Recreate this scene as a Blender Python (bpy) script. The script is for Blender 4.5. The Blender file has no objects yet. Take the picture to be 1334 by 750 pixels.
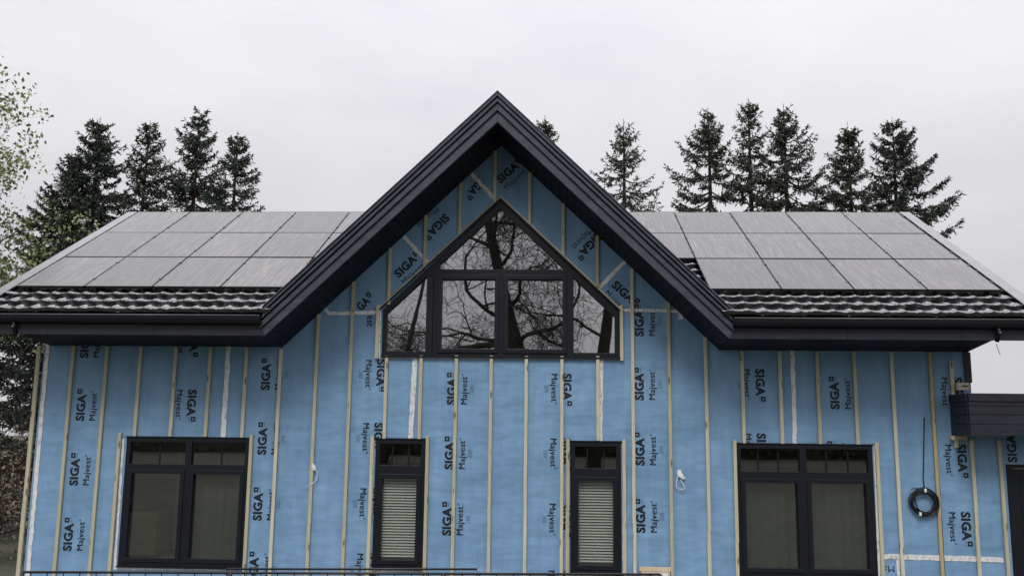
# Generated tables: battens (x, z top, z bottom), lettering blocks, tapes - all in metres on the front wall
BAT= [(-8.193, 3.723, -0.12), (-7.564, 3.723, -0.12), (-6.951, 3.723, -0.12), (-6.342, 3.723, 2.158), (-5.71, 3.723, 2.165), (-5.085, 3.723, 2.165), (-4.443, 3.723, 2.16), (-3.828, 3.704, -0.12), (-3.193, 4.316, -0.12), (-2.586, 4.903, -0.12), (-1.952, 5.514, 4.497), (-1.332, 6.112, 5.146), (-0.724, 6.699, 5.732), (-0.101, 7.3, 6.35), (0.517, 6.899, 5.929), (1.113, 6.324, 5.36), (1.715, 5.743, 4.814), (-1.954, 3.601, 2.168), (-1.345, 3.605, 2.169), (-0.73, 3.61, -0.12), (-0.122, 3.608, -0.12), (0.49, 3.606, -0.12), (1.102, 3.61, -0.12), (1.723, 3.615, 2.178), (2.323, 5.156, -0.12), (2.947, 4.554, -0.12), (3.566, 3.956, -0.12), (4.191, 3.723, 2.161), (4.825, 3.723, 2.162), (5.46, 3.723, 2.163), (6.084, 3.723, 2.164), (6.711, 3.723, -0.12), (7.352, 3.723, -0.12), (7.7, 3.582, 2.126), (7.949, 2.27, -0.12), (8.402, 2.262, -0.12), (-6.601, 2.22, -0.12), (-4.267, 2.213, -0.12), (-2.158, 2.204, -0.12), (-1.199, 2.215, -0.12), (1.204, 2.204, -0.12), (2.157, 2.196, -0.12), (4.02, 2.211, -0.12), (6.384, 2.2, -0.12), (-2.134, 4.487, 3.546), (2.135, 4.509, 3.538)]
BLK= [('U', -7.377, 3.519, 'SM'), ('U', -7.357, 2.412, 'SM'), ('U', -7.373, 1.302, 'SM'), ('U', -7.387, 0.203, 'SM'), ('D', -5.411, 4.107, 'SM'), ('D', -5.38, 2.981, 'SM'), ('U', -4.085, 2.979, 'SM2'), ('U', -4.085, 1.868, 'SM2'), ('U', -4.104, 0.761, 'SM2'), ('U', -4.117, -0.31, 'SM2'), ('D', -2.051, 3.533, 'SM2'), ('D', -2.061, 2.442, 'SM2'), ('D', -2.07, 1.336, 'SM2'), ('D', -2.084, 0.254, 'SM2'), ('U', -0.807, 2.758, 'SM2'), ('U', -0.822, 1.662, 'SM2'), ('U', -0.837, 0.564, 'SM2'), ('D', 1.191, 3.318, 'SM2'), ('D', 1.178, 2.217, 'SM2'), ('D', 1.169, 1.126, 'SM2'), ('D', 1.156, 0.034, 'SM2'), ('U', 2.444, 3.967, 'SM2'), ('U', 2.433, 2.868, 'SM2'), ('U', 2.434, 1.768, 'SM2'), ('U', 2.433, 0.659, 'SM2'), ('D', 4.49, 3.425, 'SM2'), ('D', 4.481, 2.332, 'SM2'), ('U', 5.738, 2.745, 'SM'), ('U', 5.665, 1.657, 'SM'), ('D', 7.803, 3.309, 'SM'), ('D', 7.795, 2.191, 'SM'), ('D', 7.792, 1.085, 'SM'), ('U', 8.745, 1.773, 'S')]
FREE= [('est', -2.282, 4.303, -2.289, 4.099), ('SIGA', -1.835, 5.02, -1.508, 5.354), ('Majvest', -1.699, 4.869, -1.339, 5.201), ('GA', -2.492, 4.425, -2.307, 4.618), ('SIGA', -0.949, 6.11, -1.258, 5.787), ('Majvest', -1.159, 6.265, -1.523, 5.913), ('SIGA', -0.049, 6.747, 0.306, 7.074), ('Majvest', 0.104, 6.59, 0.473, 6.945), ('IGA', -0.353, 6.747, -0.543, 6.52), ('SIGA', 1.747, 5.763, 1.462, 5.444), ('Majvest', 1.598, 5.888, 1.245, 5.527), ('SIGA', 1.999, 4.897, 2.357, 4.572), ('Majvest', 1.85, 4.719, 2.196, 4.396)]
TAPES= [(-8.056, 3.761, -8.04, -0.255, 0.085), (-4.776, 3.783, -4.785, 2.155, 0.1), (-1.459, 3.604, -1.501, 2.16, 0.1), (1.786, 3.615, 1.764, 2.146, 0.075), (5.054, 3.759, 5.043, 2.133, 0.085), (-2.175, 4.359, -2.995, 4.334, 0.075), (-2.981, 4.313, -3.095, 4.422, 0.075), (-1.725, 5.73, -1.263, 5.243, 0.085), (-0.536, 6.89, -0.114, 6.426, 0.08), (2.223, 5.302, 1.75, 4.821, 0.085), (2.169, 4.428, 3.126, 4.407, 0.07), (3.153, 4.428, 3.157, 4.266, 0.09), (6.372, 0.349, 8.354, 0.324, 0.1), (6.65, 0.302, 6.646, 0.009, 0.06), (-6.548, 2.115, -6.527, -0.088, 0.05), (-6.535, -0.069, -4.284, -0.049, 0.05), (-2.131, 2.14, -2.14, -0.024, 0.035), (-2.127, -0.031, -1.227, -0.015, 0.05), (1.24, -0.051, 2.122, -0.054, 0.05), (2.155, 2.137, 2.135, -0.023, 0.035), (6.365, 2.148, 6.334, -0.021, 0.05), (-2.1, 4.441, -2.093, 3.559, 0.035), (-2.066, 3.559, 2.11, 3.574, 0.03)]
import bpy, math, random
import numpy as np
from mathutils import Matrix, Vector
from mathutils.geometry import tessellate_polygon
R = math.radians
scene = bpy.context.scene
COL = scene.collection
rng = random.Random(7)

# ------------------------------------------------------------------ helpers
class MB:
    """collects faces; build() links them as ONE mesh object"""
    def __init__(s): s.v = []; s.f = []; s.m = []; s.smooth = False
    def poly(s, pts, mi=0):
        b = len(s.v); s.v += [tuple(p) for p in pts]; s.f.append(tuple(range(b, b+len(pts)))); s.m.append(mi)
    def raw(s, vs, fs, mi=0):
        b = len(s.v); s.v += [tuple(p) for p in vs]
        s.f += [tuple(i+b for i in f) for f in fs]; s.m += [mi]*len(fs)
    def box(s, x0, x1, y0, y1, z0, z1, mi=0):
        s.raw([(x0,y0,z0),(x1,y0,z0),(x1,y1,z0),(x0,y1,z0),(x0,y0,z1),(x1,y0,z1),(x1,y1,z1),(x0,y1,z1)],
              [(0,3,2,1),(4,5,6,7),(0,1,5,4),(1,2,6,5),(2,3,7,6),(3,0,4,7)], mi)
    def plate(s, outer, y0, y1, holes=(), mi=0):
        """flat shape in the x-z plane with holes, thick from y0 (front) to y1 (back)"""
        loops = [list(outer)] + [list(h) for h in holes]
        flat = [p for l in loops for p in l]
        tris = tessellate_polygon([[Vector((p[0], p[1], 0)) for p in l] for l in loops])
        n = len(flat); vs = [(x, y0, z) for x, z in flat] + [(x, y1, z) for x, z in flat]; fs = []
        for t in tris:
            a, b, c = t
            cr = (flat[b][0]-flat[a][0])*(flat[c][1]-flat[a][1]) - (flat[b][1]-flat[a][1])*(flat[c][0]-flat[a][0])
            if cr < 0: a, c = c, a
            fs.append((a, b, c)); fs.append((c+n, b+n, a+n))
        k = 0
        for li, l in enumerate(loops):
            m = len(l); ar = sum(l[i][0]*l[(i+1) % m][1]-l[(i+1) % m][0]*l[i][1] for i in range(m))
            for i in range(m):
                i0 = k+i; i1 = k+(i+1) % m
                if (ar > 0) != (li > 0): fs.append((i1, i0, i0+n, i1+n))
                else: fs.append((i0, i1, i1+n, i0+n))
            k += m
        s.raw(vs, fs, mi)
    def tube(s, pts, rad, n=8, mi=0, caps=True):
        pts = [Vector(p) for p in pts]
        rr = rad if isinstance(rad, (list, tuple)) else [rad]*len(pts)
        b = len(s.v); up = None
        for i, p in enumerate(pts):
            d = (pts[min(i+1, len(pts)-1)] - pts[max(i-1, 0)]).normalized()
            if up is None: up = d.orthogonal().normalized()
            a = (up - d*up.dot(d))
            a = a.normalized() if a.length > 1e-6 else d.orthogonal().normalized()
            up = a; c = d.cross(a)
            for k in range(n):
                t = 2*math.pi*k/n
                s.v.append(tuple(p + (a*math.cos(t)+c*math.sin(t))*rr[i]))
        for i in range(len(pts)-1):
            for k in range(n):
                k2 = (k+1) % n
                s.f.append((b+i*n+k, b+i*n+k2, b+(i+1)*n+k2, b+(i+1)*n+k)); s.m.append(mi)
        if caps:
            s.f.append(tuple(b+k for k in reversed(range(n)))); s.m.append(mi)
            s.f.append(tuple(b+(len(pts)-1)*n+k for k in range(n))); s.m.append(mi)
    def build(s, name, mats, parent=None, bevel=0, smooth=False):
        me = bpy.data.meshes.new(name)
        me.from_pydata(s.v, [], s.f)
        if not isinstance(mats, (list, tuple)): mats = [mats]
        for m in mats: me.materials.append(m)
        me.polygons.foreach_set('material_index', s.m)
        if smooth: me.polygons.foreach_set('use_smooth', [True]*len(s.f))
        me.update()
        o = bpy.data.objects.new(name, me); COL.objects.link(o)
        if parent: o.parent = parent
        if bevel:
            b = o.modifiers.new('bevel', 'BEVEL'); b.width = bevel; b.segments = 2; b.limit_method = 'ANGLE'; b.angle_limit = R(40)
        return o
def np_mesh(name, v, f, mats, parent=None, smooth=False, mi=None):
    me = bpy.data.meshes.new(name)
    v = np.asarray(v, dtype=np.float32); f = np.asarray(f, dtype=np.int32); k = f.shape[1]
    me.vertices.add(len(v)); me.vertices.foreach_set('co', v.ravel())
    me.loops.add(f.size); me.loops.foreach_set('vertex_index', f.ravel())
    me.polygons.add(len(f)); me.polygons.foreach_set('loop_start', np.arange(0, f.size, k, dtype=np.int32))
    if not isinstance(mats, (list, tuple)): mats = [mats]
    for m in mats: me.materials.append(m)
    if mi is not None: me.polygons.foreach_set('material_index', np.asarray(mi, dtype=np.int32))
    if smooth: me.polygons.foreach_set('use_smooth', [True]*len(f))
    me.update(); me.validate()
    o = bpy.data.objects.new(name, me); COL.objects.link(o)
    if parent: o.parent = parent
    return o
def thing(name, label, cat, loc=(0,0,0), group=None):
    o = bpy.data.objects.new(name, None); COL.objects.link(o); o.location = loc
    return tag(o, label, cat, group)
def tag(o, label, cat, group=None):
    o['label'] = label; o['category'] = cat
    if group: o['group'] = group
    return o

# ------------------------------------------------------------------ materials
def nodes(name):
    m = bpy.data.materials.new(name); m.use_nodes = True
    nt = m.node_tree; return m, nt, nt.nodes['Principled BSDF']
def N(nt, t, **kw):
    n = nt.nodes.new(t)
    for k, v in kw.items():
        if k in n.inputs: n.inputs[k].default_value = v
        else: setattr(n, k, v)
    return n
def ramp(nt, src, stops):
    r = nt.nodes.new('ShaderNodeValToRGB'); cr = r.color_ramp
    while len(cr.elements) < len(stops): cr.elements.new(.5)
    for e, (p, c) in zip(cr.elements, stops):
        e.position = p; e.color = (*c, 1) if len(c) == 3 else c
    nt.links.new(src, r.inputs[0]); return r.outputs[0]
def mapping(nt, scale, rnd=False):
    tc = nt.nodes.new('ShaderNodeTexCoord'); mp = nt.nodes.new('ShaderNodeMapping')
    mp.inputs['Scale'].default_value = scale; nt.links.new(tc.outputs['Object'], mp.inputs[0])
    if rnd:
        oi = nt.nodes.new('ShaderNodeObjectInfo'); mu = N(nt, 'ShaderNodeMath', operation='MULTIPLY'); mu.inputs[1].default_value = 53.
        nt.links.new(oi.outputs['Random'], mu.inputs[0]); nt.links.new(mu.outputs[0], mp.inputs['Location'])
    return mp.outputs[0]
def noise(nt, vec, scale, detail=4, rough=.55):
    n = N(nt, 'ShaderNodeTexNoise', Scale=scale, Detail=detail, Roughness=rough); nt.links.new(vec, n.inputs['Vector']); return n.outputs['Fac']
def bump(nt, p, h, strength, dist):
    b = N(nt, 'ShaderNodeBump', Strength=strength, Distance=dist); nt.links.new(h, b.inputs['Height']); nt.links.new(b.outputs[0], p.inputs['Normal']); return b
def mat(name, c, rough=.6, spec=.4, var=.15, scale=(3,3,3), nscale=3., bstr=0, bdist=.003, metal=0, rnd=False, rvar=0):
    m, nt, p = nodes(name)
    v = mapping(nt, scale, rnd); f = noise(nt, v, nscale)
    lo = tuple(max(0, x*(1-var)) for x in c); hi = tuple(x*(1+var) for x in c)
    nt.links.new(ramp(nt, f, [(.3, lo), (.7, hi)]), p.inputs['Base Color'])
    p.inputs['Roughness'].default_value = rough; p.inputs['Specular IOR Level'].default_value = spec; p.inputs['Metallic'].default_value = metal
    if rvar:
        mr = N(nt, 'ShaderNodeMapRange'); mr.inputs[3].default_value = rough-rvar; mr.inputs[4].default_value = rough+rvar
        nt.links.new(f, mr.inputs[0]); nt.links.new(mr.outputs[0], p.inputs['Roughness'])
    if bstr: bump(nt, p, f, bstr, bdist)
    return m

def membrane_mat():
    m, nt, p = nodes('blue_membrane')
    v = mapping(nt, (1,1,1)); f = noise(nt, v, .9, 5, .6)
    v2 = mapping(nt, (2.4,1,.5)); f2 = noise(nt, v2, 2.2, 6, .6)
    c1 = ramp(nt, f, [(.25, (.152,.286,.455)), (.75, (.215,.368,.565))])
    c2 = ramp(nt, f2, [(.32, (.86,.87,.88)), (.7, (1.08,1.07,1.06))])
    mx = N(nt, 'ShaderNodeMix', data_type='RGBA', blend_type='MULTIPLY'); mx.inputs[0].default_value = 1
    nt.links.new(c1, mx.inputs[6]); nt.links.new(c2, mx.inputs[7]); nt.links.new(mx.outputs[2], p.inputs['Base Color'])
    p.inputs['Roughness'].default_value = .62; p.inputs['Specular IOR Level'].default_value = .3
    # wrinkles: broad sags plus short horizontal creases
    a = noise(nt, mapping(nt, (1,1,.8)), 1.7, 2, .45); b = noise(nt, mapping(nt, (1.0,1,2.6)), 1.15, 2, .5)
    w = N(nt, 'ShaderNodeTexNoise', Scale=38., Detail=2.); nt.links.new(v, w.inputs['Vector'])
    ad = N(nt, 'ShaderNodeMath', operation='MULTIPLY_ADD'); ad.inputs[1].default_value = .8; nt.links.new(b, ad.inputs[0]); nt.links.new(a, ad.inputs[2])
    ad2 = N(nt, 'ShaderNodeMath', operation='MULTIPLY_ADD'); ad2.inputs[1].default_value = .008; nt.links.new(w.outputs['Fac'], ad2.inputs[0]); nt.links.new(ad.outputs[0], ad2.inputs[2])
    bump(nt, p, ad2.outputs[0], .8, .07)
    return m
def timber_mat(name, c, knots=True):
    m, nt, p = nodes(name)
    v = mapping(nt, (30,30,1.6), True); f = noise(nt, v, 1.4, 5, .6)
    oi = nt.nodes.new('ShaderNodeObjectInfo')
    g = ramp(nt, f, [(.25, tuple(x*.74 for x in c)), (.55, c), (.8, tuple(x*1.15 for x in c))])
    hv = N(nt, 'ShaderNodeHueSaturation'); mr = N(nt, 'ShaderNodeMapRange'); mr.inputs[3].default_value = .82; mr.inputs[4].default_value = 1.16
    nt.links.new(oi.outputs['Random'], mr.inputs[0]); nt.links.new(mr.outputs[0], hv.inputs['Value'])
    mr2 = N(nt, 'ShaderNodeMapRange'); mr2.inputs[3].default_value = 1.15; mr2.inputs[4].default_value = .8
    nt.links.new(oi.outputs['Random'], mr2.inputs[0]); nt.links.new(mr2.outputs[0], hv.inputs['Saturation'])
    nt.links.new(g, hv.inputs['Color']); out = hv.outputs[0]
    if knots:
        vo = N(nt, 'ShaderNodeTexVoronoi', Scale=1.); nt.links.new(mapping(nt, (9,9,2.2), True), vo.inputs['Vector'])
        k = ramp(nt, vo.outputs['Distance'], [(.09, (.25,.2,.15)), (.2, (1,1,1))])
        mx = N(nt, 'ShaderNodeMix', data_type='RGBA', blend_type='MULTIPLY'); mx.inputs[0].default_value = .9
        nt.links.new(out, mx.inputs[6]); nt.links.new(k, mx.inputs[7]); out = mx.outputs[2]
    nt.links.new(out, p.inputs['Base Color']); p.inputs['Roughness'].default_value = .75
    bump(nt, p, f, .3, .003)
    return m
def tape_mat():
    m, nt, p = nodes('white_seam_tape')
    f = noise(nt, mapping(nt, (14,14,7)), 1.5, 4, .7)
    nt.links.new(ramp(nt, f, [(.34, (.34,.36,.38)), (.46, (.66,.67,.68)), (.7, (.78,.78,.78))]), p.inputs['Base Color'])
    p.inputs['Roughness'].default_value = .35; bump(nt, p, f, .8, .012); return m
def solar_mat():
    m, nt, p = nodes('wet_solar_glass')
    f = noise(nt, mapping(nt, (30,1.2,1), True), 1.3, 6, .74); f2 = noise(nt, mapping(nt, (1.5,1.5,1), True), 1., 3, .5)
    c0 = ramp(nt, f, [(.30, (.008,.008,.009)), (.5, (.078,.074,.074)), (.66, (.185,.176,.176))])
    oi = nt.nodes.new('ShaderNodeObjectInfo'); rv = N(nt, 'ShaderNodeMapRange'); rv.inputs[3].default_value = .72; rv.inputs[4].default_value = 1.2
    nt.links.new(oi.outputs['Random'], rv.inputs[0]); hv = nt.nodes.new('ShaderNodeHueSaturation'); nt.links.new(rv.outputs[0], hv.inputs['Value']); nt.links.new(c0, hv.inputs['Color']); nt.links.new(hv.outputs[0], p.inputs['Base Color'])
    mr = N(nt, 'ShaderNodeMapRange'); mr.inputs[3].default_value = .10; mr.inputs[4].default_value = .36
    nt.links.new(f, mr.inputs[0]); nt.links.new(mr.outputs[0], p.inputs['Roughness'])
    p.inputs['Specular IOR Level'].default_value = .95
    ad = N(nt, 'ShaderNodeMath', operation='MULTIPLY_ADD'); ad.inputs[1].default_value = .5; nt.links.new(f2, ad.inputs[0]); nt.links.new(f, ad.inputs[2])
    bump(nt, p, ad.outputs[0], .3, .004)
    return m
def tile_mat():
    m, nt, p = nodes('wet_roof_tile')
    f = noise(nt, mapping(nt, (1,1,1)), 9., 5, .65)
    nt.links.new(ramp(nt, f, [(.3, (.004,.004,.007)), (.7, (.010,.010,.015))]), p.inputs['Base Color'])
    mr = N(nt, 'ShaderNodeMapRange'); mr.inputs[3].default_value = .05; mr.inputs[4].default_value = .24
    nt.links.new(f, mr.inputs[0]); nt.links.new(mr.outputs[0], p.inputs['Roughness'])
    p.inputs['Specular IOR Level'].default_value = 1.; p.inputs['Coat Weight'].default_value = 1.; p.inputs['Coat Roughness'].default_value = .06; bump(nt, p, f, .15, .003); return m
def glass_mat(name, r0=.2, tint=(.55,.57,.58)):
    m, nt, p = nodes(name); nt.nodes.remove(p)
    out = nt.nodes['Material Output']
    tr = N(nt, 'ShaderNodeBsdfTransparent'); tr.inputs[0].default_value = (*tint, 1)
    gl = N(nt, 'ShaderNodeBsdfGlossy'); gl.inputs['Roughness'].default_value = .012; gl.inputs['Color'].default_value = (.97,.98,1,1)
    lw = nt.nodes.new('ShaderNodeLayerWeight'); pw = N(nt, 'ShaderNodeMath', operation='POWER'); pw.inputs[1].default_value = 4.5
    nt.links.new(lw.outputs['Facing'], pw.inputs[0]); fr = N(nt, 'ShaderNodeMapRange'); fr.inputs[3].default_value = r0; fr.inputs[4].default_value = 1.
    nt.links.new(pw.outputs[0], fr.inputs[0]); mx = N(nt, 'ShaderNodeMixShader')
    b = N(nt, 'ShaderNodeBump', Strength=.025, Distance=.02); nt.links.new(noise(nt, mapping(nt, (1,1,1)), 1.3, 2, .5), b.inputs['Height'])
    nt.links.new(b.outputs[0], gl.inputs['Normal'])
    nt.links.new(fr.outputs[0], mx.inputs[0]); nt.links.new(tr.outputs[0], mx.inputs[1]); nt.links.new(gl.outputs[0], mx.inputs[2])
    nt.links.new(mx.outputs[0], out.inputs[0]); return m
def ground_mat():
    m, nt, p = nodes('grass_ground')
    f = noise(nt, mapping(nt, (1,1,1)), .25, 6, .65)
    f2 = noise(nt, mapping(nt, (1,1,1)), 6., 5, .7)
    c = ramp(nt, f, [(.35, (.045,.052,.030)), (.55, (.068,.072,.045)), (.72, (.11,.095,.07))])
    c2 = ramp(nt, f2, [(.3, (.65,.65,.65)), (.7, (1.2,1.2,1.2))])
    mx = N(nt, 'ShaderNodeMix', data_type='RGBA', blend_type='MULTIPLY'); mx.inputs[0].default_value = 1
    nt.links.new(c, mx.inputs[6]); nt.links.new(c2, mx.inputs[7]); nt.links.new(mx.outputs[2], p.inputs['Base Color'])
    p.inputs['Roughness'].default_value = .9; bump(nt, p, f2, .6, .05); return m

M_MEM = membrane_mat()
M_PRINT = mat('black_print', (.012,.014,.020), .55, .3, .2)
M_GREY = mat('grey_print', (.085,.16,.26), .6, .3, .1)
M_TIM = timber_mat('treated_batten', (.50,.465,.33))
M_TIMR = timber_mat('fresh_batten', (.52,.42,.27))
M_TAPE = tape_mat()
M_WHITE = mat('white_plastic', (.76,.77,.78), .4, .4, .05)
M_FRAME = mat('anthracite_frame', (.006,.0075,.013), .45, .3, .12)
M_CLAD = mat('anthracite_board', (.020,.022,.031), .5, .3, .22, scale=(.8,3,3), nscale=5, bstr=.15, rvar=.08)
M_TRIM = mat('anthracite_metal', (.026,.029,.042), .4, .4, .15, nscale=2, rvar=.06)
M_BARGE = mat('anthracite_board_lit', (.044,.053,.072), .45, .4, .25, scale=(.7,2,2), nscale=4, bstr=.12, rvar=.08)  # same board as the fascia, lightened for the daylight on the exposed rake
M_SOFF = mat('soffit_board', (.008,.009,.014), .6, .2, .2, nscale=4)
M_GUT = mat('gutter_metal', (.008,.009,.014), .38, .35, .1)
M_LIP = mat('gutter_lip_highlight', (.085,.088,.10), .3, .5, .2)  # lighter than the gutter, painting in the highlight along its lip
M_FLASH = mat('verge_metal', (.30,.30,.32), .33, .5, .12, nscale=1.5, metal=.6)
M_TILE = tile_mat(); M_SOLAR = solar_mat()
M_GLASS = glass_mat('window_glass', .18, (.9,.91,.92)); M_GLASSUP = glass_mat('gable_glass', .41, (.4,.42,.44))
M_BLIND = mat('pleated_blind', (.42,.475,.405), .7, .2, .04)
M_SHADE = mat('pane_tone_cloth', (.038,.045,.040), .8, .2, .12, nscale=2)  # grey-green tone stands in for the dim, reflecting lower panes
M_ROOM = mat('room_plaster', (.22,.22,.21), .9, .1, .1)
M_BLACK = mat('black_rubber', (.008,.008,.010), .42, .4, .2)
M_STEEL = mat('black_steel', (.012,.012,.015), .38, .5, .15)
M_BOX = mat('beige_box', (.50,.45,.37), .55, .3, .06)
M_GROUND = ground_mat()
M_CONC = mat('grey_render', (.28,.27,.26), .85, .2, .12)
def leafy(name, lo, hi, rough=.7, trans=0):
    m, nt, p = nodes(name)
    f = noise(nt, mapping(nt, (1,1,1)), 1.4, 4, .6)
    nt.links.new(ramp(nt, f, [(.3, lo), (.7, hi)]), p.inputs['Base Color'])
    p.inputs['Roughness'].default_value = rough; p.inputs['Specular IOR Level'].default_value = .2; return m
M_NEEDLE = leafy('spruce_needles', (.034,.044,.037), (.072,.084,.066))
M_NEEDLE2 = leafy('spruce_needles_brownish', (.044,.048,.038), (.084,.084,.064))
M_BARK = mat('conifer_bark', (.045,.036,.030), .9, .1, .3, nscale=6)
M_BARKG = mat('grey_bark', (.06,.052,.045), .9, .1, .3, nscale=6)
M_LEAF = leafy('spring_leaves', (.17,.215,.095), (.32,.36,.18), .55)
M_BROWN = leafy('dry_leaves', (.14,.11,.085), (.27,.22,.18), .85)
M_HEDGE = leafy('dull_hedge_leaves', (.045,.055,.025), (.09,.09,.045), .8)

# ------------------------------------------------------------------ lettering (built-in font, made bold)
def word(body, L, H, bold, res=3):
    cu = bpy.data.curves.new('lettering', 'FONT'); cu.body = body; cu.size = 1; cu.offset = bold; cu.resolution_u = res; cu.space_character = 1.06
    ob = bpy.data.objects.new('lettering', cu); COL.objects.link(ob)
    dg = bpy.context.evaluated_depsgraph_get(); me = ob.evaluated_get(dg).to_mesh()
    v = np.array([tuple(q.co[:2]) for q in me.vertices]); f = [tuple(q.vertices) for q in me.polygons]
    ob.to_mesh_clear(); bpy.data.objects.remove(ob); bpy.data.curves.remove(cu)
    v = v - v.min(0)
    return v, f, v.max(0)
def fit_word(body, L, H, bold):
    v, f, mx = word(body, L, H, bold)
    return v*np.array([L/mx[0], H/mx[1]]), f
W_SIGA = fit_word('SIGA', .465, .160, .045)
W_GA = fit_word('GA', .245, .16, .045); W_IGA = fit_word('IGA', .31, .16, .045); W_EST = fit_word('est', .19, .11, .02)
W_MAJ = fit_word('Majvest', .475, .140, .0)
W_MA = fit_word('Ma', .18, .105, .0)
W_200 = fit_word('200', .135, .07, .0)
W_R = fit_word('o', .03, .03, .02)
def ring():
    a, t = .082, .026
    return (np.array([(0,0),(a,0),(a,a),(0,a),(t,t),(a-t,t),(a-t,a-t),(t,a-t)]), [(0,1,5,4),(1,2,6,5),(2,3,7,6),(3,0,4,7)])
W_SQ = ring(); W_BAR = (np.array([(0,0),(.085,0),(.085,.014),(0,.014)]), [(0,1,2,3)])

# ------------------------------------------------------------------ sizes (metres; x along the front, y away from the camera, z up)
E_OUT = [(-8.12,-.45),(8.02,-.45),(8.02,3.80),(3.86,3.80),(0,7.56),(-3.86,3.80),(-8.12,3.80)]
WL = (-6.482,-4.300,-.022,2.140); W1 = (-2.096,-1.236,.016,2.158); W2 = (1.254,2.108,-.012,2.152); WR = (4.053,6.318,-.006,2.148)
AP = [(-2.052,3.600),(2.100,3.600),(2.105,4.408),(.0,6.392),(-2.052,4.406)]
RP = R(28.75); CS, SN = math.cos(RP), math.sin(RP); TN = math.tan(RP)
YE, ZE = -1.30, 4.185                       # lower edge of the tiles
YR = 3.95; SLEN = (YR-YE)/CS; ZR = ZE+SLEN*SN
GZ, GS = 7.43, .963                         # gable underside: z = GZ - GS|x|
def gtop(x): return 7.95-.972*abs(x)

house = thing('house', 'detached house wrapped in printed blue membrane with timber battens and a steep dark gable', 'house', (0,0,0))
def P(o, label):
    o['label'] = label; return o

# ---- front wall: one skin with openings and its printed lettering
wall = MB()
rect = lambda w, g=0: [(w[0]-g,w[2]-g),(w[1]+g,w[2]-g),(w[1]+g,w[3]+g),(w[0]-g,w[3]+g)]
wall.plate(E_OUT, 0, .22, [rect(WL,.004), rect(W1,.004), rect(W2,.004), rect(WR,.004), AP])
def in_open(x, z):
    for w in (WL,W1,W2,WR):
        if w[0]+.02 < x < w[1]-.02 and w[2]+.02 < z < w[3]-.02: return True
    if -2.02 < x < 2.07 and 3.62 < z < 6.36-.945*abs(x): return True
    return False
def in_wall(x, z):
    if z > (3.78 if abs(x) > 3.86 else 7.52-.972*abs(x)): return False
    return -8.1 < x < 8.0
def put(mb, w, ox, oz, ux, uz, px, pz, dx=0, dz=0, mi=1, y=-.003, check=True):
    """lay a word on the wall: (ux,uz) reading direction, (px,pz) towards the cap tops"""
    v, f = w
    X = ox+(v[:,0]+dx)*ux+(v[:,1]+dz)*px; Z = oz+(v[:,0]+dx)*uz+(v[:,1]+dz)*pz
    fs = []
    for q in f:
        cx = X[list(q)].mean(); cz = Z[list(q)].mean()
        if check and (in_open(cx, cz) or not in_wall(cx, cz)): continue
        fs.append(q)
    mb.raw([(a, y, b) for a, b in zip(X, Z)], fs, mi)
def block(mb, kind, x, z, parts, jig):
    ux, uz, px, pz = (0,1,-1,0) if kind == 'U' else (0,-1,1,0)
    kw = dict(ux=ux, uz=uz, px=px, pz=pz, ox=x, oz=z)
    put(mb, W_SIGA, dz=-.079, **kw)
    put(mb, W_SQ, dx=.475, dz=.005, **kw); put(mb, W_BAR, dx=.475, dz=-.03, mi=2, **kw)
    if 'M' in parts:
        put(mb, W_MAJ, dx=.009, dz=-.225-.079, **kw); put(mb, W_MAJ, dx=.016, dz=-.225-.079, y=-.0036, **kw); put(mb, W_R, dx=.50, dz=-.20, **kw)
    if '2' in parts: put(mb, W_200, dx=.20, dz=-.39, mi=2, **kw)
for k, x, z, pt in BLK: block(wall, k, x, z, pt, 0)
for s, x0, z0, x1, z1 in FREE:
    d = math.hypot(x1-x0, z1-z0); ux, uz = (x1-x0)/d, (z1-z0)/d
    w = {'SIGA':W_SIGA,'GA':W_GA,'IGA':W_IGA,'Majvest':W_MAJ,'est':W_EST}[s]
    kw = dict(ox=x0, oz=z0, ux=ux, uz=uz, px=-uz, pz=ux)
    put(wall, w, dz=-.075 if s not in ('Majvest','est') else -.05, **kw)
    if s not in ('Majvest','est'):
        L = w[0][:,0].max(); put(wall, W_SQ, dx=L+.01, dz=.01, **kw); put(wall, W_BAR, dx=L+.01, dz=-.022, mi=2, **kw)
put(wall, W_MA, 6.585, .20, -1, 0, 0, -1)
wobj = wall.build('wall', [M_MEM, M_PRINT, M_GREY], house)

wing = MB()
wing.plate([(8.02,-.45),(11.6,-.45),(11.6,2.34),(8.02,2.34)], 0, .22, [[(8.50,-.30),(9.62,-.30),(9.62,1.875),(8.50,1.875)]])
put(wing, W_SIGA, 8.62, 1.90, 0, 1, -1, 0, dz=-.079, check=False)
wo = wing.build('wall', [M_MEM, M_PRINT, M_GREY], house)
for xs in (-8.12, 7.80):                     # side walls with their gable tops
    m = MB(); zt = ZR-.30
    outl = [(.22,-.45),(7.68,-.45),(7.68,3.80),(YR,zt),(.22,3.80+.9)]
    n = len(outl); vs = [(xs,a,b) for a, b in outl]+[(xs+.22,a,b) for a, b in outl]
    m.raw(vs, [tuple(reversed(range(n))), tuple(range(n,2*n))]+[(i,(i+1)%n,(i+1)%n+n,i+n) for i in range(n)])
    m.build('wall', [M_MEM], house)
m = MB(); m.plate(E_OUT, 7.68, 7.90); m.build('wall', [M_MEM], house)
m = MB(); m.box(-8.1,8.0,-.02+.24,7.66,-.15,-.06); m.build('floor_slab', M_ROOM, house)
m = MB(); m.box(-7.88,7.78,.24,7.66,2.62,2.85); m.build('ceiling', M_ROOM, house)
m = MB(); m.box(-7.88,-3.28,2.5,2.6,-.05,2.61); m.build('partition', mat('pale_plaster', (.62,.62,.59), .8, .2, .06), house)
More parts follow.
